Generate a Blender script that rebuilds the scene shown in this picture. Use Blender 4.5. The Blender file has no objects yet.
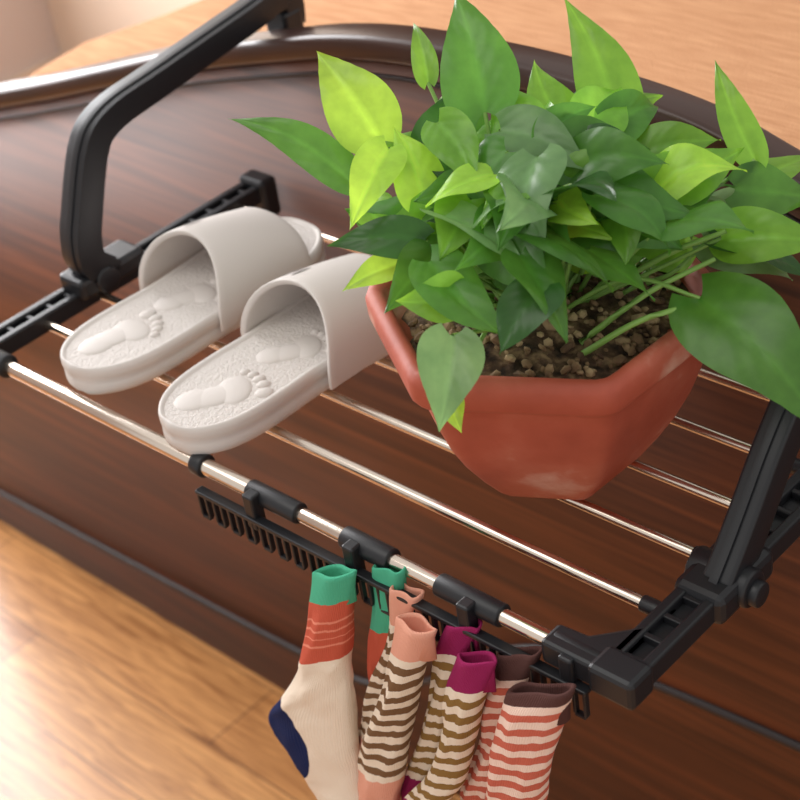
import bpy, math, random, bmesh
from mathutils import Vector, Matrix, noise
random.seed(23)
D=bpy.data; COL=bpy.context.collection
def srgb(r,g,b):
    c=lambda v:((v/255+.055)/1.055)**2.4 if v>10 else v/255/12.92
    return (c(r),c(g),c(b),1)
# ---------- materials ----------
def mat(name,col,rough=.5,metal=0,coat=0,bump=None,spec=.5):
    m=D.materials.new(name);m.use_nodes=True;nt=m.node_tree;b=nt.nodes["Principled BSDF"]
    b.inputs["Base Color"].default_value=col;b.inputs["Roughness"].default_value=rough;b.inputs["Metallic"].default_value=metal
    b.inputs["Coat Weight"].default_value=coat;b.inputs["Specular IOR Level"].default_value=spec
    if bump:
        sc,st,dist=bump
        tc=nt.nodes.new("ShaderNodeTexCoord");n=nt.nodes.new("ShaderNodeTexNoise");n.inputs["Scale"].default_value=sc;n.inputs["Detail"].default_value=4
        bp=nt.nodes.new("ShaderNodeBump");bp.inputs["Strength"].default_value=st;bp.inputs["Distance"].default_value=dist
        nt.links.new(tc.outputs["Object"],n.inputs["Vector"]);nt.links.new(n.outputs["Fac"],bp.inputs["Height"]);nt.links.new(bp.outputs[0],b.inputs["Normal"])
    return m
def noisecol(m,stops,scale=(1,1,1),nscale=5,detail=5,dist=0,rough=None):
    nt=m.node_tree;b=nt.nodes["Principled BSDF"]
    tc=nt.nodes.new("ShaderNodeTexCoord");mp=nt.nodes.new("ShaderNodeMapping");mp.inputs["Scale"].default_value=scale
    n=nt.nodes.new("ShaderNodeTexNoise");n.inputs["Scale"].default_value=nscale;n.inputs["Detail"].default_value=detail;n.inputs["Distortion"].default_value=dist
    r=nt.nodes.new("ShaderNodeValToRGB");cr=r.color_ramp
    cr.elements[0].position=stops[0][0];cr.elements[0].color=stops[0][1];cr.elements[1].position=stops[-1][0];cr.elements[1].color=stops[-1][1]
    for p,c in stops[1:-1]:
        e=cr.elements.new(p);e.color=c
    nt.links.new(tc.outputs["Object"],mp.inputs[0]);nt.links.new(mp.outputs[0],n.inputs["Vector"]);nt.links.new(n.outputs["Fac"],r.inputs[0]);nt.links.new(r.outputs[0],b.inputs["Base Color"])
    return m
M_black=mat("black_plastic",srgb(26,27,31),.42,bump=(900,.12,.0005),spec=.45)
M_chrome=mat("steel",srgb(222,208,194),.2,1)
M_slip=mat("slipper_eva",srgb(207,200,195),.62,bump=(500,.1,.0006))
M_insole=mat("slipper_insole",srgb(212,205,200),.75,bump=(420,.9,.0024))
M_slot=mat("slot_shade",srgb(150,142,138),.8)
M_pot=mat("terracotta",srgb(178,78,52),.6,bump=(70,.3,.002))
noisecol(M_pot,[(.25,srgb(150,64,44)),(.48,srgb(172,80,58)),(.58,srgb(180,92,70)),(.72,srgb(208,158,140))],(1,1,1),15,9)
M_soil=mat("soil",srgb(60,42,30),.95,bump=(120,1,.004))
noisecol(M_soil,[(.35,srgb(40,29,20)),(.5,srgb(88,66,48)),(.65,srgb(144,118,88))],(1,1,1),90,4)
M_chip=mat("soil_crumb",srgb(120,92,62),.9)
noisecol(M_chip,[(.35,srgb(70,50,36)),(.5,srgb(122,96,68)),(.65,srgb(180,156,120))],(1,1,1),40,2)
M_wood=mat("dark_wood",srgb(70,32,14),.5,spec=.35)
noisecol(M_wood,[(.3,srgb(62,29,13)),(.5,srgb(88,45,22)),(.7,srgb(110,58,30))],(1,1,26),1.5,9,1.4)
M_woodcap=mat("dark_wood_cap",srgb(50,28,20),.34,coat=.15,spec=.4)
noisecol(M_woodcap,[(.3,srgb(42,24,18)),(.7,srgb(64,36,25))],(1,6,6),3,5)
M_groove=mat("wood_dark_line",srgb(34,24,24),.45)  # dark tone of the moulding and the bead
M_bed=mat("coverlet",srgb(205,150,108),.9,bump=(350,.5,.003),spec=.2)
noisecol(M_bed,[(.3,srgb(184,132,94)),(.7,srgb(206,156,116))],(3,30,3),6,4)
M_wall=mat("wall_paint",srgb(208,200,198),.9)
M_skirt=mat("trim_paint",srgb(222,206,188),.5)
M_ward=mat("wardrobe_wood",srgb(140,98,70),.5)
M_floor=mat("wood_floor",srgb(196,134,78),.36,coat=.55)
nt=M_floor.node_tree;b=nt.nodes["Principled BSDF"];b.inputs["Coat Roughness"].default_value=.2
tc=nt.nodes.new("ShaderNodeTexCoord");br=nt.nodes.new("ShaderNodeTexBrick");br.inputs["Scale"].default_value=1
br.inputs["Brick Width"].default_value=.62;br.inputs["Row Height"].default_value=.125;br.inputs["Mortar Size"].default_value=.0012
br.inputs["Color1"].default_value=srgb(216,158,98);br.inputs["Color2"].default_value=srgb(196,136,80);br.inputs["Mortar"].default_value=srgb(130,86,52);br.offset=.37
nt.links.new(tc.outputs["Object"],br.inputs["Vector"])
mp=nt.nodes.new("ShaderNodeMapping");mp.inputs["Scale"].default_value=(1.8,24,1);n=nt.nodes.new("ShaderNodeTexNoise");n.inputs["Scale"].default_value=4;n.inputs["Detail"].default_value=8;n.inputs["Distortion"].default_value=1.4
r=nt.nodes.new("ShaderNodeValToRGB");r.color_ramp.elements[0].position=.32;r.color_ramp.elements[0].color=(.55,.46,.38,1);r.color_ramp.elements[1].position=.6;r.color_ramp.elements[1].color=(1.06,1.06,1.06,1)
mx=nt.nodes.new("ShaderNodeMix");mx.data_type='RGBA';mx.blend_type='MULTIPLY';mx.inputs[0].default_value=1
nt.links.new(tc.outputs["Object"],mp.inputs[0]);nt.links.new(mp.outputs[0],n.inputs["Vector"]);nt.links.new(n.outputs["Fac"],r.inputs[0])
nt.links.new(br.outputs["Color"],mx.inputs[6]);nt.links.new(r.outputs[0],mx.inputs[7]);nt.links.new(mx.outputs[2],b.inputs["Base Color"])
# leaf
M_leaf=D.materials.new("leaf");M_leaf.use_nodes=True;nt=M_leaf.node_tree;b=nt.nodes["Principled BSDF"];out=nt.nodes["Material Output"]
vc=nt.nodes.new("ShaderNodeVertexColor");vc.layer_name="Col"
tc=nt.nodes.new("ShaderNodeTexCoord");n=nt.nodes.new("ShaderNodeTexNoise");n.inputs["Scale"].default_value=60;n.inputs["Detail"].default_value=3
r=nt.nodes.new("ShaderNodeValToRGB");r.color_ramp.elements[0].position=.3;r.color_ramp.elements[0].color=(.8,.84,.8,1);r.color_ramp.elements[1].position=.7;r.color_ramp.elements[1].color=(1.15,1.12,1.1,1)
mx=nt.nodes.new("ShaderNodeMix");mx.data_type='RGBA';mx.blend_type='MULTIPLY';mx.inputs[0].default_value=1
nt.links.new(tc.outputs["Object"],n.inputs["Vector"]);nt.links.new(n.outputs["Fac"],r.inputs[0]);nt.links.new(vc.outputs["Color"],mx.inputs[6]);nt.links.new(r.outputs[0],mx.inputs[7])
nt.links.new(mx.outputs[2],b.inputs["Base Color"]);b.inputs["Roughness"].default_value=.33
uv=nt.nodes.new("ShaderNodeUVMap");uv.uv_map="UVMap";sp=nt.nodes.new("ShaderNodeSeparateXYZ");nt.links.new(uv.outputs[0],sp.inputs[0])
ab=nt.nodes.new("ShaderNodeMath");ab.operation='ABSOLUTE';nt.links.new(sp.outputs[0],ab.inputs[0])
m1=nt.nodes.new("ShaderNodeMath");m1.operation='MULTIPLY_ADD';m1.inputs[1].default_value=-.35;nt.links.new(ab.outputs[0],m1.inputs[0]);nt.links.new(sp.outputs[1],m1.inputs[2])
m2=nt.nodes.new("ShaderNodeMath");m2.operation='MULTIPLY';m2.inputs[1].default_value=38;nt.links.new(m1.outputs[0],m2.inputs[0])
m3=nt.nodes.new("ShaderNodeMath");m3.operation='SINE';nt.links.new(m2.outputs[0],m3.inputs[0])
bp=nt.nodes.new("ShaderNodeBump");bp.inputs["Strength"].default_value=.07;bp.inputs["Distance"].default_value=.0015
nt.links.new(m3.outputs[0],bp.inputs["Height"]);nt.links.new(bp.outputs[0],b.inputs["Normal"])
tr=nt.nodes.new("ShaderNodeBsdfTranslucent");hs=nt.nodes.new("ShaderNodeHueSaturation");hs.inputs["Value"].default_value=1.9;hs.inputs["Hue"].default_value=.48
nt.links.new(mx.outputs[2],hs.inputs["Color"]);nt.links.new(hs.outputs[0],tr.inputs[0])
ms=nt.nodes.new("ShaderNodeMixShader");ms.inputs[0].default_value=.38;nt.links.new(b.outputs[0],ms.inputs[1]);nt.links.new(tr.outputs[0],ms.inputs[2]);nt.links.new(ms.outputs[0],out.inputs[0])
M_stem=mat("stem",srgb(124,164,78),.45)

# ---------- mesh helpers ----------
def link(ob,parent=None):
    COL.objects.link(ob)
    if parent: ob.parent=parent
    return ob
def empty(name):
    e=D.objects.new(name,None);COL.objects.link(e);return e
def mesh(name,vs,fs,m,parent=None,smooth=True,bevel=0,seg=2):
    me=D.meshes.new(name);me.from_pydata([tuple(v) for v in vs],[],fs);me.update()
    bm=bmesh.new();bm.from_mesh(me);bmesh.ops.recalc_face_normals(bm,faces=bm.faces);bm.to_mesh(me);bm.free()
    if m: me.materials.append(m)
    for p in me.polygons:p.use_smooth=smooth
    ob=link(D.objects.new(name,me),parent)
    if bevel:
        md=ob.modifiers.new("b","BEVEL");md.width=bevel;md.segments=seg;md.limit_method='ANGLE';md.angle_limit=.6
        md.harden_normals=False
    return ob
def box(name,x0,x1,y0,y1,z0,z1,m,parent=None,bevel=.002):
    vs=[(x,y,z) for x in(x0,x1) for y in(y0,y1) for z in(z0,z1)]
    fs=[(0,1,3,2),(4,6,7,5),(0,4,5,1),(2,3,7,6),(0,2,6,4),(1,5,7,3)]
    return mesh(name,vs,fs,m,parent,smooth=False,bevel=bevel)
def cyl(name,a,bb,r,m,parent=None,n=20,r2=None):
    a=Vector(a);bb=Vector(bb);d=(bb-a).normalized();u=d.orthogonal().normalized();v=d.cross(u);r2=r if r2 is None else r2
    vs=[];fs=[]
    for p,rr in((a,r),(bb,r2)):
        for i in range(n):
            t=2*math.pi*i/n;vs.append(p+(u*math.cos(t)+v*math.sin(t))*rr)
    for i in range(n): fs.append((i,(i+1)%n,n+(i+1)%n,n+i))
    fs+= [tuple(range(n)),tuple(range(n,2*n))]
    ob=mesh(name,vs,fs,m,parent,smooth=True)
    md=ob.modifiers.new("b","BEVEL");md.width=min(r,r2)*.15;md.segments=2;md.limit_method='ANGLE';md.angle_limit=1
    return ob
def smoothpath(pts,n=8):
    pts=[Vector(p) for p in pts];o=[]
    P=[pts[0]*2-pts[1]]+pts+[pts[-1]*2-pts[-2]]
    for i in range(1,len(P)-2):
        for k in range(n):
            t=k/n;a,b_,c,d=P[i-1],P[i],P[i+1],P[i+2]
            o.append(.5*((2*b_)+(c-a)*t+(2*a-5*b_+4*c-d)*t*t+(3*b_-a-3*c+d)*t**3))
    o.append(pts[-1]);return o
def ribbon(name,yz,x0,x1,th,m,parent=None,bevel=.004):
    pts=smoothpath([(0,y,z) for y,z in yz],7);N=len(pts);vs=[];fs=[]
    for i,p in enumerate(pts):
        t=(pts[min(i+1,N-1)]-pts[max(i-1,0)]).normalized();nn=Vector((0,-t.z,t.y))
        f_=i/(N-1);h=(th[0]+(th[1]-th[0])*f_)/2 if isinstance(th,tuple) else th/2
        for x,s in((x0,1),(x1,1),(x1,-1),(x0,-1)): 
            q=p+nn*h*s;vs.append((x,q.y,q.z))
    for i in range(N-1):
        for k in range(4):
            a=i*4+k;b_=i*4+(k+1)%4;fs.append((a,b_,b_+4,a+4))
    fs+=[(0,1,2,3),tuple(range(4*N-4,4*N))]
    return mesh(name,vs,fs,m,parent,smooth=True,bevel=bevel,seg=3)

# ---------- room ----------
FZ=-.88
mesh("floor",[(-2.2,-2.5,FZ),(3,-2.5,FZ),(3,3.2,FZ),(-2.2,3.2,FZ)],[(0,1,2,3)],M_floor,smooth=False)
box("wall_left",-2.3,-2.2,-2.5,3.2,FZ,1.9,M_wall,bevel=0)
box("wall_back",-2.2,3,3.2,3.3,FZ,1.9,M_wall,bevel=0)
box("baseboard_left",-2.2,-2.185,-2.5,1.72,FZ,FZ+.1,M_skirt,bevel=.003)
w=empty("window_1")
for nm,a in dict(frame_bottom=(-.5,1.66,-.06,0),frame_top=(-.5,1.66,1.6,1.66),frame_near=(-.5,-.44,0,1.6),frame_far=(1.6,1.66,0,1.6),mullion=(.56,.6,0,1.6)).items():
    box(nm,-2.2,-2.15,a[0],a[1],a[2],a[3],M_skirt,w,.004)
wd=empty("wardrobe")
box("carcass",-2.2,-1.45,1.66,2.95,FZ,1.1,M_ward,wd,.006)
box("side_trim",-2.2,-1.43,1.56,1.66,FZ,1.12,M_skirt,wd,.006)
for k in range(2):
    box("door_panel_%d"%k,-1.45,-1.43,1.68+k*.63,2.30+k*.63,FZ+.08,1.06,M_ward,wd,.006)
    cyl("knob_%d"%k,(-1.43,2.25+k*.11,.1),(-1.40,2.25+k*.11,.1),.012,M_chrome,wd)

# ---------- bed ----------
bed=empty("bed")
arch=[(-1.03,-.145),(-.9,-.115),(-.7,-.065),(-.509,-.005),(-.4,.03),(-.283,.07),(-.13,.122),(.024,.165),(.114,.187),(.206,.2),(.33,.206),(.434,.203),(.533,.192),(.624,.165),(.76,.13),(.93,.07),(1.1,.015),(1.3,-.05),(1.6,-.12),(1.8,-.15)]
ap=[(p.x,p.z) for p in smoothpath([(x,0,z) for x,z in arch],5)]
def archslab(name,y0,y1,dz_top,dz_bot,m,bev):
    N=len(ap);vs=[];fs=[]
    for x,z in ap:
        zb=FZ if dz_bot is None else z+dz_bot
        vs+=[(x,y0,z+dz_top),(x,y1,z+dz_top),(x,y1,zb),(x,y0,zb)]
    for i in range(N-1):
        for k in range(4):
            a=4*i+k;b_=4*i+(k+1)%4;fs.append((a,b_,b_+4,a+4))
    fs+=[(0,1,2,3),tuple(range(4*N-4,4*N))]
    return mesh(name,vs,fs,m,bed,True,bev,3)
archslab("footboard_panel",.384,.41,-.006,None,M_wood,0)
archslab("footboard_top_rail",.377,.418,.006,-.020,M_woodcap,.007)
archslab("footboard_bead",.380,.386,-.032,-.036,M_groove,.001)
mp_=[(-1.03,-.815),(-.87,-.804),(-.5,-.787),(-.152,-.770),(0,-.745),(.12,-.66),(.22,-.56),(.33,-.50),(.448,-.481),(.629,-.466),(.9,-.455),(1.3,-.45),(1.8,-.45)]
pp=smoothpath([(x,0,z) for x,z in mp_],8);vs=[];fs=[];N=len(pp)
for p in pp:
    for k in range(8):
        t=2*math.pi*k/8;vs.append((p.x,.384+.006*math.cos(t),p.z+.006*math.sin(t)))
for i in range(N-1):
    for k in range(8): fs.append((i*8+k,i*8+(k+1)%8,i*8+8+(k+1)%8,i*8+8+k))
mesh("moulding",vs,fs,M_groove,bed)
poly=[(-.56,.43),(-.53,.53),(-.46,.62),(-.36,.76),(-.25,1.0),(-.15,1.4),(-.1,2.4),(1.75,2.4),(1.75,.43)]
n_=len(poly);vs=[(x,y,.045 if x>-.4 else .045+(x+.4)*.35) for x,y in poly]+[(x,y,-.6) for x,y in poly]
fs=[tuple(range(n_)),tuple(range(n_,2*n_))]+[(i,(i+1)%n_,n_+(i+1)%n_,n_+i) for i in range(n_)]
mesh("mattress_coverlet",vs,fs,M_bed,bed,True,.03,5)
box("bed_base",-.3,1.7,.45,2.35,FZ,-.6,M_wood,bed,.01)

# ---------- rack ----------
rack=empty("hanging_drying_rack")
YR=[0,.067,.131,.193,.258,.325]
cyl("front_rail_outer",(-.005,0,0),(.372,0,0),.0072,M_chrome,rack,24)
cyl("front_rail_inner",(.37,0,0),(.715,0,0),.0062,M_chrome,rack,24)
for i,y in enumerate(YR[1:]):
    cyl("rail_%d"%(i+1),(-.015,y,0),(.715,y,0),.0042 if i else .0048,M_chrome,rack,18)
    cyl("rail_sleeve_%d"%(i+1),(.69,y,0),(.715,y,0),.0064,M_black,rack,16)
for i,(a,b_,r_) in enumerate([(-.03,.022,.0115),(.285,.298,.0105),(.352,.409,.009),(.459,.509,.0095),(.556,.617,.0092),(.664,.715,.0105)]):
    cyl("front_sleeve_%d"%i,(a,0,0),(b_,0,0),r_,M_black,rack,22)
for i,a in enumerate((.358,.47,.585,.678)):
    box("strip_hook_%d"%i,a,a+.012,-.016,-.004,-.026,.008,M_black,rack,.002)
def side(name,x0,x1):
    box(name+"_beam_inner",x0,x0+.009,-.012,.376,-.009,.010,M_black,rack,.002)
    box(name+"_beam_outer",x1-.009,x1,-.012,.376,-.009,.010,M_black,rack,.002)
    box(name+"_web",x0+.005,x1-.005,-.010,.376,-.008,.002,M_black,rack,.001)
    for k in range(16):
        y=.01+k*.0235
        box(name+"_rib_%d"%k,x0+.004,x1-.004,y,y+.005,-.006,.008,M_black,rack,.001)
    box(name+"_front_cap",x0-.004,x1+.002,-.015,.012,-.013,.012,M_black,rack,.004)
    box(name+"_rear_foot",x0-.004,x1+.006,.352,.375,-.03,.016,M_black,rack,.005)
side("left_frame",-.034,-.006)
side("right_frame",.706,.738)
mesh("corner_gusset",[(.66,-.012,-.011),(.715,-.012,-.011),(.715,.045,-.011),(.685,.012,-.011),(.66,.010,-.011),(.66,-.012,.010),(.715,-.012,.010),(.715,.045,.010),(.685,.012,.010),(.66,.010,.010)],
 [(0,1,2,3,4),(5,6,7,8,9),(0,1,6,5),(1,2,7,6),(2,3,8,7),(3,4,9,8),(4,0,5,9)],M_black,rack,False,.003)
armL=[(.150,.014),(.131,.036),(.131,.062),(.142,.092),(.154,.121),(.164,.141),(.177,.156),(.204,.166),(.255,.172),(.32,.180),(.385,.188),(.424,.194),(.438,.184),(.437,.16)]
ribbon("left_arm",armL,-.024,.004,(.030,.023),M_black,rack,.004)
ribbon("left_arm_rib",armL,-.015,-.005,(.033,.026),M_black,rack,.002)
box("left_arm_foot",-.034,.004,.108,.19,.004,.026,M_black,rack,.005)
cyl("left_pivot",(-.036,.14,.014),(.006,.14,.014),.014,M_black,rack,24)
armR=[(.112,.002),(.130,.022),(.150,.046),(.175,.077),(.202,.105),(.232,.131),(.265,.155),(.30,.170),(.345,.180),(.39,.189),(.424,.194),(.438,.184),(.437,.16)]
ribbon("right_arm",armR,.716,.740,(.031,.023),M_black,rack,.005)
ribbon("right_arm_rib",armR,.724,.731,(.036,.026),M_black,rack,.002)
box("right_arm_foot",.702,.744,.085,.155,-.012,.014,M_black,rack,.006)
cyl("right_pivot",(.698,.12,.002),(.748,.12,.002),.015,M_black,rack,24)
cyl("right_pivot_knob",(.745,.12,.0),(.755,.12,.0),.010,M_black,rack,24)
for i,x in enumerate((-.011,.727)):
    box("hook_pad_%d"%i,x-.016,x+.016,.4195,.446,.13,.178,M_black,rack,.004)

# clip strip
strip=empty("sock_clip_strip")
box("strip_bar",.298,.702,-.018,-.009,-.017,-.013,M_black,strip,.001)
nT=44
vs=[];fs=[]
def addbox(vs,fs,x0,x1,y0,y1,z0,z1):
    o=len(vs);vs+=[(x,y,z) for x in(x0,x1) for y in(y0,y1) for z in(z0,z1)]
    fs+=[tuple(o+i for i in q) for q in[(0,1,3,2),(4,6,7,5),(0,4,5,1),(2,3,7,6),(0,2,6,4),(1,5,7,3)]]
for i in range(nT):
    x=.299+i*(.400/(nT-1))
    addbox(vs,fs,x-.0013,x+.0013,-.0165,-.0115,-.040,-.015)
    if i%2==0 and i<nT-1: addbox(vs,fs,x,x+.0093,-.0165,-.0115,-.0425,-.0395)
mesh("strip_teeth",vs,fs,M_black,strip,False,.0006,1)

# ---------- slippers ----------
def slipper(cx,cy,rot,flip,foot):
    root=empty("slipper")
    Lg=.296
    T=[0,.02,.06,.12,.2,.32,.45,.58,.7,.8,.88,.94,.98,1]
    Wl=[.0,.020,.034,.044,.049,.050,.049,.052,.055,.055,.050,.039,.024,.0]
    def loop(z,inset):
        pts=[]
        for t,w_ in zip(T,Wl):
            y=t*Lg; w2=max(w_-inset,0);y=min(max(y,inset),Lg-inset)
            pts.append((w2,y))
        full=[(a,b_) for a,b_ in pts]+[(-a,b_) for a,b_ in pts[-2:0:-1]]
        P=smoothpath([(a,b_,0) for a,b_ in full]+[(full[0][0],full[0][1],0)],4)[:-1]
        return [(p.x+.004*flip*math.sin(p.y/Lg*3),p.y,z) for p in P]
    lev=[(0.0,.006),(.002,.0025),(.007,.001),(.012,.0015),(.0145,.003),(.019,.0005),(.025,.0005),(.0285,.002),(.0295,.004),(.0285,.0065),(.027,.0085)]
    vs=[];fs=[];loops=[loop(z,i) for z,i in lev];n=len(loops[0])
    for l in loops: vs+=l
    for j in range(len(loops)-1):
        for i in range(n): fs.append((j*n+i,j*n+(i+1)%n,(j+1)*n+(i+1)%n,(j+1)*n+i))
    fs.append(tuple(range(n)))
    mesh("sole",vs,fs,M_slip,root)
    ins=loop(.0272,.0075);mesh("insole",ins+[(0,Lg/2,.0272)],[(i,(i+1)%n,n) for i in range(n)],M_insole,root)
    def surf(a,v,o=0):
        c,s=math.cos(a),max(0,math.sin(a))
        y0=.128+.030*s**1.5;y1=.245+.006*s
        y=y0+(y1-y0)*v;H=.072-.022*v**1.4;Wd=.0595-.002*v
        return Vector((c*(Wd+.004*s-o),y,.012+(s**.72)*(H-o)))
    vs=[];fs=[];NS=22;NY=14
    for side_ in (0,1):
        for j in range(NY+1):
            for i in range(NS+1):
                p=surf(math.pi*i/NS,j/NY,.0055 if side_==0 else 0)
                if not side_: p.y+=(.0015 if j==0 else (-.0015 if j==NY else 0))
                vs.append(p)
    K=(NY+1)*(NS+1)
    for sd in(0,1):
        for j in range(NY):
            for i in range(NS):
                a=sd*K+j*(NS+1)+i;fs.append((a,a+1,a+NS+2,a+NS+1))
    for j in(0,NY):
        for i in range(NS):
            a=j*(NS+1)+i;fs.append((a,a+1,K+a+1,K+a))
    for i in(0,NS):
        for j in range(NY):
            a=j*(NS+1)+i;fs.append((a,a+NS+1,K+a+NS+1,K+a))
    mesh("strap",vs,fs,M_slip,root,True,.0015,2)
    for (fx,fy,fr,fs_) in foot:
        bmv=[];bf=[]
        def ell(x,y,rx,ry,h,rz=0):
            o=len(bmv);nu,nv=14,5
            for j in range(nv+1):
                ph=j/nv*math.pi/2
                for i in range(nu):
                    t=2*math.pi*i/nu
                    ex=math.cos(t)*rx*math.cos(ph);ey=math.sin(t)*ry*math.cos(ph)
                    X=x+ex*math.cos(rz)-ey*math.sin(rz);Y=y+ex*math.sin(rz)+ey*math.cos(rz)
                    X*=fs_;Y*=fs_
                    bmv.append((fx+X*math.cos(fr)-Y*math.sin(fr),fy+X*math.sin(fr)+Y*math.cos(fr),.0268+h*math.sin(ph)))
            for j in range(nv):
                for i in range(nu): bf.append((o+j*nu+i,o+j*nu+(i+1)%nu,o+(j+1)*nu+(i+1)%nu,o+(j+1)*nu+i))
        ell(0,-.020,.0135,.016,.0028);ell(-.002*flip,-.006,.0128,.024,.0028);ell(-.001*flip,.010,.0185,.0135,.0029,.2*flip)
        for k,(tx,ty,tr_) in enumerate([(-.0145,.0295,.0060),(-.004,.0315,.0046),(.0045,.0300,.0043),(.0118,.0268,.0039),(.0180,.0220,.0035)]):
            ell(tx*flip,ty,tr_,tr_*1.25,.0032)
        mesh("footprint_relief",bmv,bf,M_slip,root)
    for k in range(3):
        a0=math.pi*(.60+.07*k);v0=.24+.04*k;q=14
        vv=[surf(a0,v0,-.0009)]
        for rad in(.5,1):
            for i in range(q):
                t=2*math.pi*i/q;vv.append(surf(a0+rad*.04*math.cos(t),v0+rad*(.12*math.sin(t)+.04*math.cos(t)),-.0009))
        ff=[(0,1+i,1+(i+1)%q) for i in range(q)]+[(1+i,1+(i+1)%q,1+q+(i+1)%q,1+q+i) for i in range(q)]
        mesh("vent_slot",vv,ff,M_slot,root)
    root.location=(cx,cy,.0075);root.rotation_euler=(0,0,rot)
    return root
slipper(.122,.002,math.radians(-1),1,[(.0,.060,-.3,1.15),(.006,.14,-.45,1.0)])
slipper(.268,-.008,math.radians(-3),-1,[(.0,.058,-.5,1.15),(.004,.14,-.5,1.0)])

# ---------- pot + plant ----------
PX,PY=.541,.161
plant=empty("potted_pothos")
prof=[(.0,.0),(.050,.0),(.057,.002),(.064,.009),(.078,.028),(.092,.050),(.103,.072),(.111,.094),(.115,.110),(.117,.122),(.121,.127),(.128,.130),(.1315,.135),(.132,.150),(.129,.157),(.122,.158),(.117,.154),(.114,.140),(.0,.138)]
vs=[];fs=[];NA=144
for r_,z in prof:
    for i in range(NA):
        th=2*math.pi*i/NA;rel=((th-math.radians(-62))+math.pi/6)%(math.pi/3)-math.pi/6
        k=math.cos(math.pi/6)/math.cos(rel)
        e=abs(rel)/(math.pi/6);k-= .022*max(0,(e-.88)/.12)**2
        vs.append((PX+r_*k*1.06*math.cos(th),PY+r_*k*1.06*math.sin(th),.0055+z))
for j in range(len(prof)-1):
    for i in range(NA): fs.append((j*NA+i,j*NA+(i+1)%NA,(j+1)*NA+(i+1)%NA,(j+1)*NA+i))
mesh("pot",vs,fs,M_pot,plant)
vs=[];fs=[];NR=16
for j in range(NR+1):
    rr=.108*j/NR
    for i in range(48):
        th=2*math.pi*i/48;x=rr*math.cos(th);y=rr*math.sin(th)
        z=.146+.012*(1-(rr/.108)**2)+.006*noise.noise(Vector((x*60,y*60,1)))+.004*noise.noise(Vector((x*140,y*140,4)))
        vs.append((PX+x,PY+y,z))
for j in range(NR):
    for i in range(48): fs.append((j*48+i,j*48+(i+1)%48,(j+1)*48+(i+1)%48,(j+1)*48+i))
mesh("soil",vs,fs,M_soil,plant)
bm=bmesh.new()
for i in range(420):
    rr=.102*math.sqrt(random.random());th=random.random()*6.283
    s=random.uniform(.0015,.0048)
    if random.random()<.06: s*=1.7
    Mx=Matrix.Translation((PX+rr*math.cos(th),PY+rr*math.sin(th),.149+.012*(1-(rr/.113)**2)))@Matrix.Rotation(random.random()*6,4,'X')@Matrix.Rotation(random.random()*6,4,'Z')@Matrix.Diagonal((s*random.uniform(.8,1.8),s,s*.7,1))
    bmesh.ops.create_icosphere(bm,subdivisions=1,radius=1,matrix=Mx)
me=D.meshes.new("soil_crumbs");bm.to_mesh(me);bm.free();me.materials.append(M_chip);link(D.objects.new("soil_crumbs",me),plant)

LV=[];LF=[];LC=[];LU=[]
WT=[(0,.36),(.04,.66),(.10,.87),(.18,.98),(.27,1),(.38,.94),(.5,.80),(.62,.61),(.74,.41),(.84,.24),(.92,.11),(1,.0)]
cols=[srgb(46,90,36),srgb(76,130,48),srgb(114,168,56),srgb(158,202,70),srgb(112,152,96)]  # last tone is a pale sheen painted into the leaf colour
def leaf(bs,tp,w,ci,nh=None,droop=.12,fold=.24):
    bs=Vector(bs);tp=Vector(tp);d=tp-bs;L=d.length;d.normalize()
    n0=Vector(nh) if nh else Vector((.30,-.40,.8))+Vector((random.uniform(-.6,.6),random.uniform(-.6,.6),random.uniform(-.3,.2)))
    n0=(n0-n0.dot(d)*d).normalized();s=d.cross(n0).normalized()
    o=len(LV);U=[-1,-.8,-.6,-.4,-.2,0,.2,.4,.6,.8,1];c=cols[ci];j_=random.uniform(.78,1.2)
    tw=random.uniform(-.4,.4);bend=random.uniform(-.1,.1);wv=random.uniform(0,6);fold=fold+random.uniform(-.12,.3)
    T2=[]
    for i in range(len(WT)-1):
        (t0,w0),(t1,w1)=WT[i],WT[i+1];T2+=[(t0,w0),((t0+t1)/2,(w0+w1)/2+.012*(1 if i<9 else 0))]
    T2.append(WT[-1])
    for t,wf in T2:
        for u in U:
            al=t*L-(.11*L*abs(u)**1.5*(1-t)**5)
            hw=w*.5*wf
            x=u*hw+bend*L*math.sin(t*math.pi)
            z=droop*L*(math.sin(t*math.pi*.9))+fold*abs(u)*hw-.24*hw*u*u+.05*w*math.sin(wv+t*8+u*2)*abs(u)+tw*x*t
            p=bs+d*al+s*x+n0*z
            LV.append(p);LU.append((u,t))
            k=j_*(1.25 if abs(u)<.05 else 1)
            LC.append((min(1,c[0]*k),min(1,c[1]*k),min(1,c[2]*k),1))
    m_=len(U)
    for a in range(len(T2)-1):
        for q in range(m_-1):
            LF.append((o+a*m_+q,o+a*m_+q+1,o+(a+1)*m_+q+1,o+(a+1)*m_+q))
SV=[];SF=[]
def stem(a,b_,r=.0018,lift=.03):
    a=Vector(a);b_=Vector(b_);mid=(a+b_)/2+Vector((0,0,lift))+Vector((random.uniform(-.01,.01),random.uniform(-.01,.01),0))
    P=smoothpath([a,mid,b_],6);o=len(SV);N=len(P)
    for i,p in enumerate(P):
        t=(P[min(i+1,N-1)]-P[max(i-1,0)]).normalized();u=t.orthogonal().normalized();v=t.cross(u)
        for k in range(6):
            q=k*math.pi/3;SV.append(p+(u*math.cos(q)+v*math.sin(q))*r*(1.2-.4*i/N))
    for i in range(N-1):
        for k in range(6): SF.append((o+i*6+k,o+i*6+(k+1)%6,o+i*6+6+(k+1)%6,o+i*6+6+k))
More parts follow.
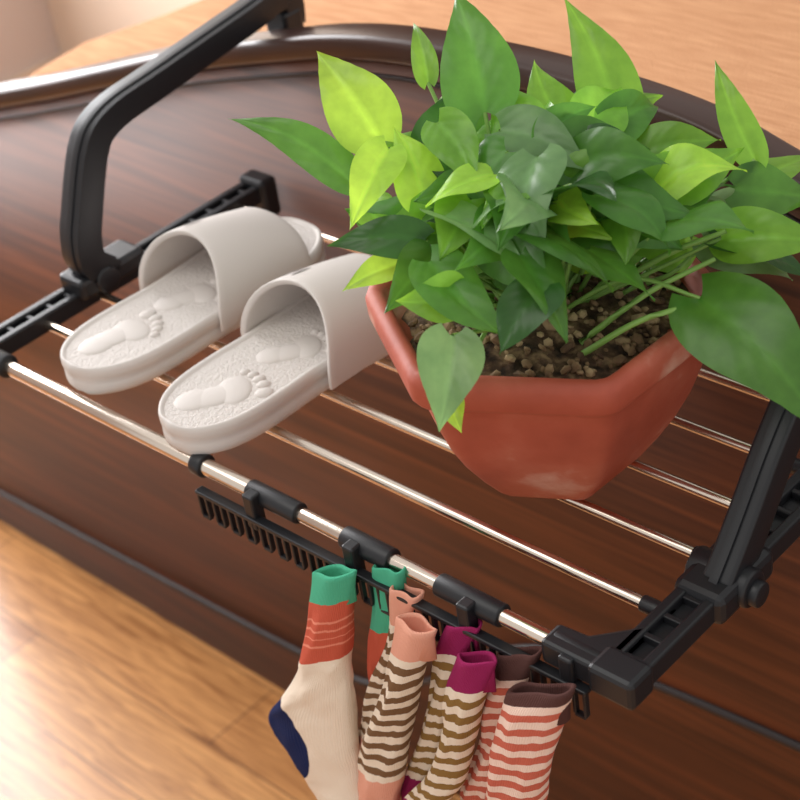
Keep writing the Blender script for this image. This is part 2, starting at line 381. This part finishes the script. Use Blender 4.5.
raw="""419,136,267>351,150,317;400,119,236>296,98,273;458,106,285>476,41,255;488,178,288>432,221,353;412,201,285>377,229,314;545,258,251>473,294,328
641,291,235>587,323,288;512,249,243>454,277,279;517,272,242>534,328,244;598,211,238>632,289,243;637,271,219>673,321,196;656,225,208>723,259,204
673,173,192>795,141,137;521,81,263>594,83,240;512,166,285>586,173,265;570,175,268>657,201,236;573,110,253>649,107,223;535,56,241>608,46,208
580,23,215>599,-20,170;579,14,172>599,1,155;607,175,246>634,143,221;573,265,247>626,259,220;510,79,239>448,43,234;490,73,218>465,34,206
489,104,249>443,128,287;478,139,295>533,113,264;517,184,262>472,206,296;590,86,247>642,64,206;607,139,229>661,137,205;648,228,201>704,257,170
631,307,208>647,359,206;530,108,262>540,60,240;427,110,233>486,73,223;509,310,253>462,336,275;567,140,272>561,81,257;617,206,213>602,148,242
562,54,228>532,21,228;614,81,234>613,32,206;616,246,218>650,263,198;515,229,273>566,196,257"""
WD=[68,42,46,74,26,62,36,56,44,54, 54,54,88,50,56,62,58,58,58,24, 42,50,40,28,50,46,56,56,54,56, 42,54,44,44,50,46,44,54,50,56]
CI=[3,1,3,1,2,2,2,2,2,2, 1,2,1,4,4,1,1,1,4,3, 2,2,0,3,3,2,2,1,1,0, 2,2,2,1,2,1,2,0,1,2]
FACE={0,1,2,3,4,5,6,12,18,14,19,11}
sc=[l for l in raw.replace("\n",";").split(";")]
for i,l in enumerate(sc):
    a,b_=[tuple(float(v)/1000 for v in q.split(",")) for q in l.split(">")]
    leaf(a,b_,WD[i]*.00078,CI[i],nh=(.5,-.55,.65) if i in FACE else None,droop=random.uniform(.06,.16))
    r0=random.uniform(0,.035);th=random.random()*6.28
    if i not in (10,28,29,30,38): stem((PX+r0*math.cos(th),PY+r0*math.sin(th),.152),a,lift=.02 if a[2]<.2 else -.005)
cnt=0
while cnt<92:
    th=random.random()*6.283;rr=random.uniform(.01,.13);z=random.uniform(.185,.285)-rr*.4
    x=rr*math.cos(th);y=rr*math.sin(th);fr=x*.66-y*.75
    if fr>.03+ (z-.2)*.5 or z<.16: continue
    if -x*.73-y*.67>.085: continue
    d=Vector((math.cos(th),math.sin(th),random.uniform(-.6,.5)+random.uniform(-.2,.3))).normalized()
    d=(d+Vector((random.uniform(-.7,.7),random.uniform(-.7,.7),0))).normalized()
    a=Vector((.545+x,.155+y,z+.01));L=random.uniform(.045,.08)
    leaf(a,a+d*L,L*random.uniform(.55,.76),random.choice([0,0,1,1,1,2,2,2,3,4]),droop=random.uniform(.05,.22))
    if z<.215 and x>.02: stem(a-Vector((x*.35,y*.35,.03)),a,lift=0)
    else: stem((PX+x*.3,PY+y*.3,.152),a,lift=0)
    cnt+=1
for a,b_ in (((.60,.13,.155),(.66,.21,.2)),((.61,.12,.155),(.676,.172,.19)),((.57,.17,.155),(.66,.225,.215))):
    stem(a,b_,.0023,.012)
me=D.meshes.new("leaves");me.from_pydata([tuple(v) for v in LV],[],LF)
ca=me.color_attributes.new("Col","FLOAT_COLOR","POINT")
for i,c in enumerate(LC): ca.data[i].color=c
ul=me.uv_layers.new(name="UVMap")
for lp in me.loops: ul.data[lp.index].uv=LU[lp.vertex_index]
for p in me.polygons:p.use_smooth=True
me.materials.append(M_leaf);link(D.objects.new("leaves",me),plant)
mesh("stems",SV,SF,M_stem,plant)

# ---------- socks ----------
def sockmat(name,stops,heel=None):
    m=mat(name,(1,1,1,1),.95,spec=.15);nt=m.node_tree;b=nt.nodes["Principled BSDF"]
    uv=nt.nodes.new("ShaderNodeUVMap");uv.uv_map="UVMap";sp=nt.nodes.new("ShaderNodeSeparateXYZ");r=nt.nodes.new("ShaderNodeValToRGB");r.color_ramp.interpolation='CONSTANT'
    nt.links.new(uv.outputs[0],sp.inputs[0])
    n=nt.nodes.new("ShaderNodeTexNoise");n.inputs["Scale"].default_value=9;n.inputs["Detail"].default_value=5;ma=nt.nodes.new("ShaderNodeMath");ma.operation='MULTIPLY_ADD';ma.inputs[1].default_value=.018
    nt.links.new(uv.outputs[0],n.inputs["Vector"]);nt.links.new(n.outputs["Fac"],ma.inputs[0]);nt.links.new(sp.outputs[1],ma.inputs[2])
    nt.links.new(ma.outputs[0],r.inputs[0])
    mr=nt.nodes.new("ShaderNodeMath");mr.operation='MULTIPLY';mr.inputs[1].default_value=502.65;nt.links.new(sp.outputs[0],mr.inputs[0])
    sr=nt.nodes.new("ShaderNodeMath");sr.operation='SINE';nt.links.new(mr.outputs[0],sr.inputs[0])
    n2=nt.nodes.new("ShaderNodeTexNoise");n2.inputs["Scale"].default_value=160;nt.links.new(uv.outputs[0],n2.inputs["Vector"])
    ad=nt.nodes.new("ShaderNodeMath");ad.operation='MULTIPLY_ADD';ad.inputs[1].default_value=2.5;nt.links.new(n2.outputs["Fac"],ad.inputs[0]);nt.links.new(sr.outputs[0],ad.inputs[2])
    bp=nt.nodes.new("ShaderNodeBump");bp.inputs["Strength"].default_value=.4;bp.inputs["Distance"].default_value=.0009
    nt.links.new(ad.outputs[0],bp.inputs["Height"]);nt.links.new(bp.outputs[0],b.inputs["Normal"])
    cr=r.color_ramp;cr.elements[0].position=0;cr.elements[0].color=stops[0][1];cr.elements[1].position=stops[1][0];cr.elements[1].color=stops[1][1]
    for p,c in stops[2:32]:
        e=cr.elements.new(min(p,1));e.color=c
    src=r.outputs[0]
    if heel:
        tc=nt.nodes.new("ShaderNodeTexCoord")
        vm=nt.nodes.new("ShaderNodeVectorMath");vm.operation='DISTANCE';vm.inputs[1].default_value=heel[0];nt.links.new(tc.outputs["Object"],vm.inputs[0])
        lt=nt.nodes.new("ShaderNodeMath");lt.operation='LESS_THAN';lt.inputs[1].default_value=heel[1];nt.links.new(vm.outputs["Value"],lt.inputs[0])
        mx=nt.nodes.new("ShaderNodeMix");mx.data_type='RGBA';nt.links.new(lt.outputs[0],mx.inputs[0]);nt.links.new(src,mx.inputs[6]);mx.inputs[7].default_value=heel[2];src=mx.outputs[2]
    nt.links.new(src,b.inputs["Base Color"])
    return m
FR={'A':(320,570,.445,-.026,.00125,-.00031,.0006,-.0013),'B':(385,600,.515,-.021,.00113,-.000263,.00063,-.00128),
'C':(445,630,.576,-.020,.00105,-.00022,.0006,-.00123),'D':(495,665,.622,-.029,.00096,-.000185,.00059,-.00119)}
def S(k,p):
    o=FR[k];a,b_=p[0]-o[0],p[1]-o[1];return Vector((o[2]+a*o[4]+b_*o[5],0,o[3]+a*o[6]+b_*o[7]))
def sock(kind,secs,y,dep,m,amp=1):
    root=empty("sock")
    Ls=smoothpath([S(kind,s[0]) for s in secs],9);Rs=smoothpath([S(kind,s[1]) for s in secs],9);N=len(Ls);K=40
    vs=[];fs=[];uvv=[];ln=[0]
    for i in range(1,N): ln.append(ln[-1]+((Ls[i]+Rs[i])/2-(Ls[i-1]+Rs[i-1])/2).length)
    ph=random.random()*6
    for i in range(N):
        c=(Ls[i]+Rs[i])/2;h=(Rs[i]-Ls[i])/2;dd=dep*min(1,.6+ .4*(i/N*4));f_=1
        if i>N-10: f_=math.sqrt(max(0,1-((i-(N-10))/9)**2));
        am=min(1,i/12)*amp
        for k in range(K):
            t=2*math.pi*k/K
            wr=am*(.0008*math.sin(ph+i*.3+math.cos(t)*3)+.0038*noise.noise(Vector((i*.12+ph,math.cos(t)*1.6,math.sin(t)*1.3)))+.0014*noise.noise(Vector((i*.3+ph,math.cos(t)*4,math.sin(t)*3))))
            if i<6: wr+=.0018*math.sin(3*t+ph)*(1-i/6)
            p=c+h*math.cos(t)*(.25+.75*f_)
            p=Vector((p.x+wr*.4,y-(dd*math.sin(t)*(abs(math.sin(t))**-.25 if abs(math.sin(t))>.01 else 1)*f_)+wr,p.z+wr*.4))
            vs.append(p);uvv.append((k/K,ln[i]/ln[-1]))
    for i in range(N-1):
        for k in range(K): fs.append((i*K+k,i*K+(k+1)%K,(i+1)*K+(k+1)%K,(i+1)*K+k))
    fs.append(tuple((N-1)*K+k for k in range(K)))
    o=len(vs)
    for q,(sc_,dz) in enumerate([(.90,.0012),(.84,-.003),(.76,-.03)]):
        for k in range(K):
            c=(Ls[0]+Rs[0])/2;p=vs[k]-Vector((c.x,y,c.z));vs.append(Vector((c.x+p.x*sc_,y+p.y*(sc_-.1),c.z+p.z*sc_+dz)));uvv.append((k/K,.02))
    prev=0
    for q in range(3):
        cur=o+q*K
        for k in range(K): fs.append((prev+k,prev+(k+1)%K,cur+(k+1)%K,cur+k))
        prev=cur
    fs.append(tuple(prev+k for k in range(K)))
    me=D.meshes.new("knit_body");me.from_pydata([tuple(v) for v in vs],[],fs)
    ul=me.uv_layers.new(name="UVMap")
    for lp in me.loops: ul.data[lp.index].uv=uvv[lp.vertex_index]
    bm=bmesh.new();bm.from_mesh(me);bmesh.ops.recalc_face_normals(bm,faces=bm.faces);bm.to_mesh(me);bm.free()
    for p in me.polygons:p.use_smooth=True
    me.materials.append(m);link(D.objects.new("knit_body",me),root)
    return root
cream=srgb(240,224,204);teal=srgb(80,176,140);salmon=srgb(200,92,70);navy=srgb(26,38,80);peach=srgb(232,166,142);brown=srgb(124,92,64)
mag=srgb(150,36,88);must=srgb(146,112,62);dkb=srgb(88,58,54);red=srgb(202,104,84);pk=srgb(242,212,196)
def stripes(first,a,b_,start,n,end=None,endc=None):
    s=[(0,first),(start,a)];e=(end or 1.0);st=(e-start)/n
    for i in range(1,n): s.append((start+st*i,b_ if i%2 else a))
    if endc: s.append((e,endc))
    return s
lt=srgb(226,140,116)
mA=sockmat("sock_teal_cuff",[(0,teal),(.095,salmon),(.155,lt),(.162,salmon),(.185,lt),(.192,salmon),(.215,lt),(.222,salmon),(.245,lt),(.252,salmon),(.31,cream)],((.345,-.026,-.247),.058,navy))
mA2=sockmat("sock_teal_cuff_b",[(0,teal),(.30,salmon),(.6,cream)])
mB=sockmat("sock_peach",stripes(peach,cream,brown,.13,19,.74,peach))
mC=sockmat("sock_magenta",stripes(mag,cream,must,.13,19,.78,mag))
mD=sockmat("sock_pink",stripes(dkb,pk,red,.12,25))
mD2=sockmat("sock_pink_front",stripes(dkb,pk,red,.065,25))
sock('A',[((362,572),(388,578)),((364,610),(391,612)),((364,660),(389,668)),((366,710),(384,715)),((370,750),(386,755))],-.008,.009,mA2)
sock('A',[((320,567),(358,568)),((318,600),(357,598)),((312,640),(356,636)),((305,665),(356,655)),((288,692),(361,680)),((275,712),(365,710)),((287,740),(370,745)),((310,768),(378,778)),((333,803),(392,808)),((352,850),(402,845))],-.026,.014,mA,.7)
sock('B',[((386,592),(414,604)),((384,640),(408,645)),((364,690),(396,695)),((354,735),(390,740)),((353,765),(380,780)),((362,790),(382,800))],-.012,.011,mB)
sock('B',[((408,608),(444,624)),((402,655),(434,662)),((386,705),(424,712)),((372,742),(420,752)),((376,785),(414,792)),((392,822),(412,828))],-.030,.013,mB)
sock('C',[((440,626),(474,634)),((430,655),(464,660)),((426,700),(454,705)),((413,745),(444,750)),((395,785),(425,792)),((395,820),(425,830))],-.012,.011,mC)
sock('C',[((466,645),(506,652)),((460,675),(497,680)),((455,720),(486,727)),((440,762),(478,770)),((415,792),(455,802)),((412,835),(450,840))],-.030,.012,mC)
sock('D',[((492,658),(534,662)),((485,690),(524,695)),((478,735),(514,740)),((460,785),(505,790)),((452,830),(495,835))],-.012,.012,mD)
sock('D',[((522,678),(584,682)),((514,705),(576,712)),((508,750),(568,757)),((500,795),(559,802)),((494,845),(550,850))],-.032,.014,mD2)

# ---------- lights ----------
def area(name,loc,target,sx,sy,power,col):
    l=D.lights.new(name,"AREA");l.shape='RECTANGLE';l.size=sx;l.size_y=sy;l.energy=power;l.color=col
    o=D.objects.new(name,l);COL.objects.link(o);o.location=loc
    o.rotation_euler=(Vector(target)-Vector(loc)).to_track_quat('-Z','Y').to_euler();return o
area("window_daylight",(-2.14,.58,.8),(-.5,.58,.8),1.55,2.05,118,(.98,.98,1))
area("overhead_area",(-.2,-.9,2.2),(.4,.2,0),1.4,1.4,16,(1,.96,.9))  # unseen soft area light overhead, no lamp modelled
W_=D.worlds.new("world");bpy.context.scene.world=W_;W_.use_nodes=True
W_.node_tree.nodes["Background"].inputs[0].default_value=(1,.97,.94,1);W_.node_tree.nodes["Background"].inputs[1].default_value=.82
# ---------- camera ----------
cd=D.cameras.new("camera");cam=D.objects.new("camera",cd);COL.objects.link(cam)
cx=Vector((.73317,.6678,-.12846));cy=Vector((.311,-.49725,-.80995));cz=Vector((-.60476,.55388,-.57226))
Mx=Matrix.Identity(4)
for i in range(3): Mx[i][0]=cx[i];Mx[i][1]=-cy[i];Mx[i][2]=-cz[i]
Mx.translation=(1.24512,-.64151,.82579);cam.matrix_world=Mx
cd.sensor_width=36;cd.lens=1692/800*36;cd.clip_start=.05
cd.dof.use_dof=True;cd.dof.focus_distance=1.25;cd.dof.aperture_fstop=8
bpy.context.scene.camera=cam
bpy.context.scene.view_settings.view_transform='Standard'
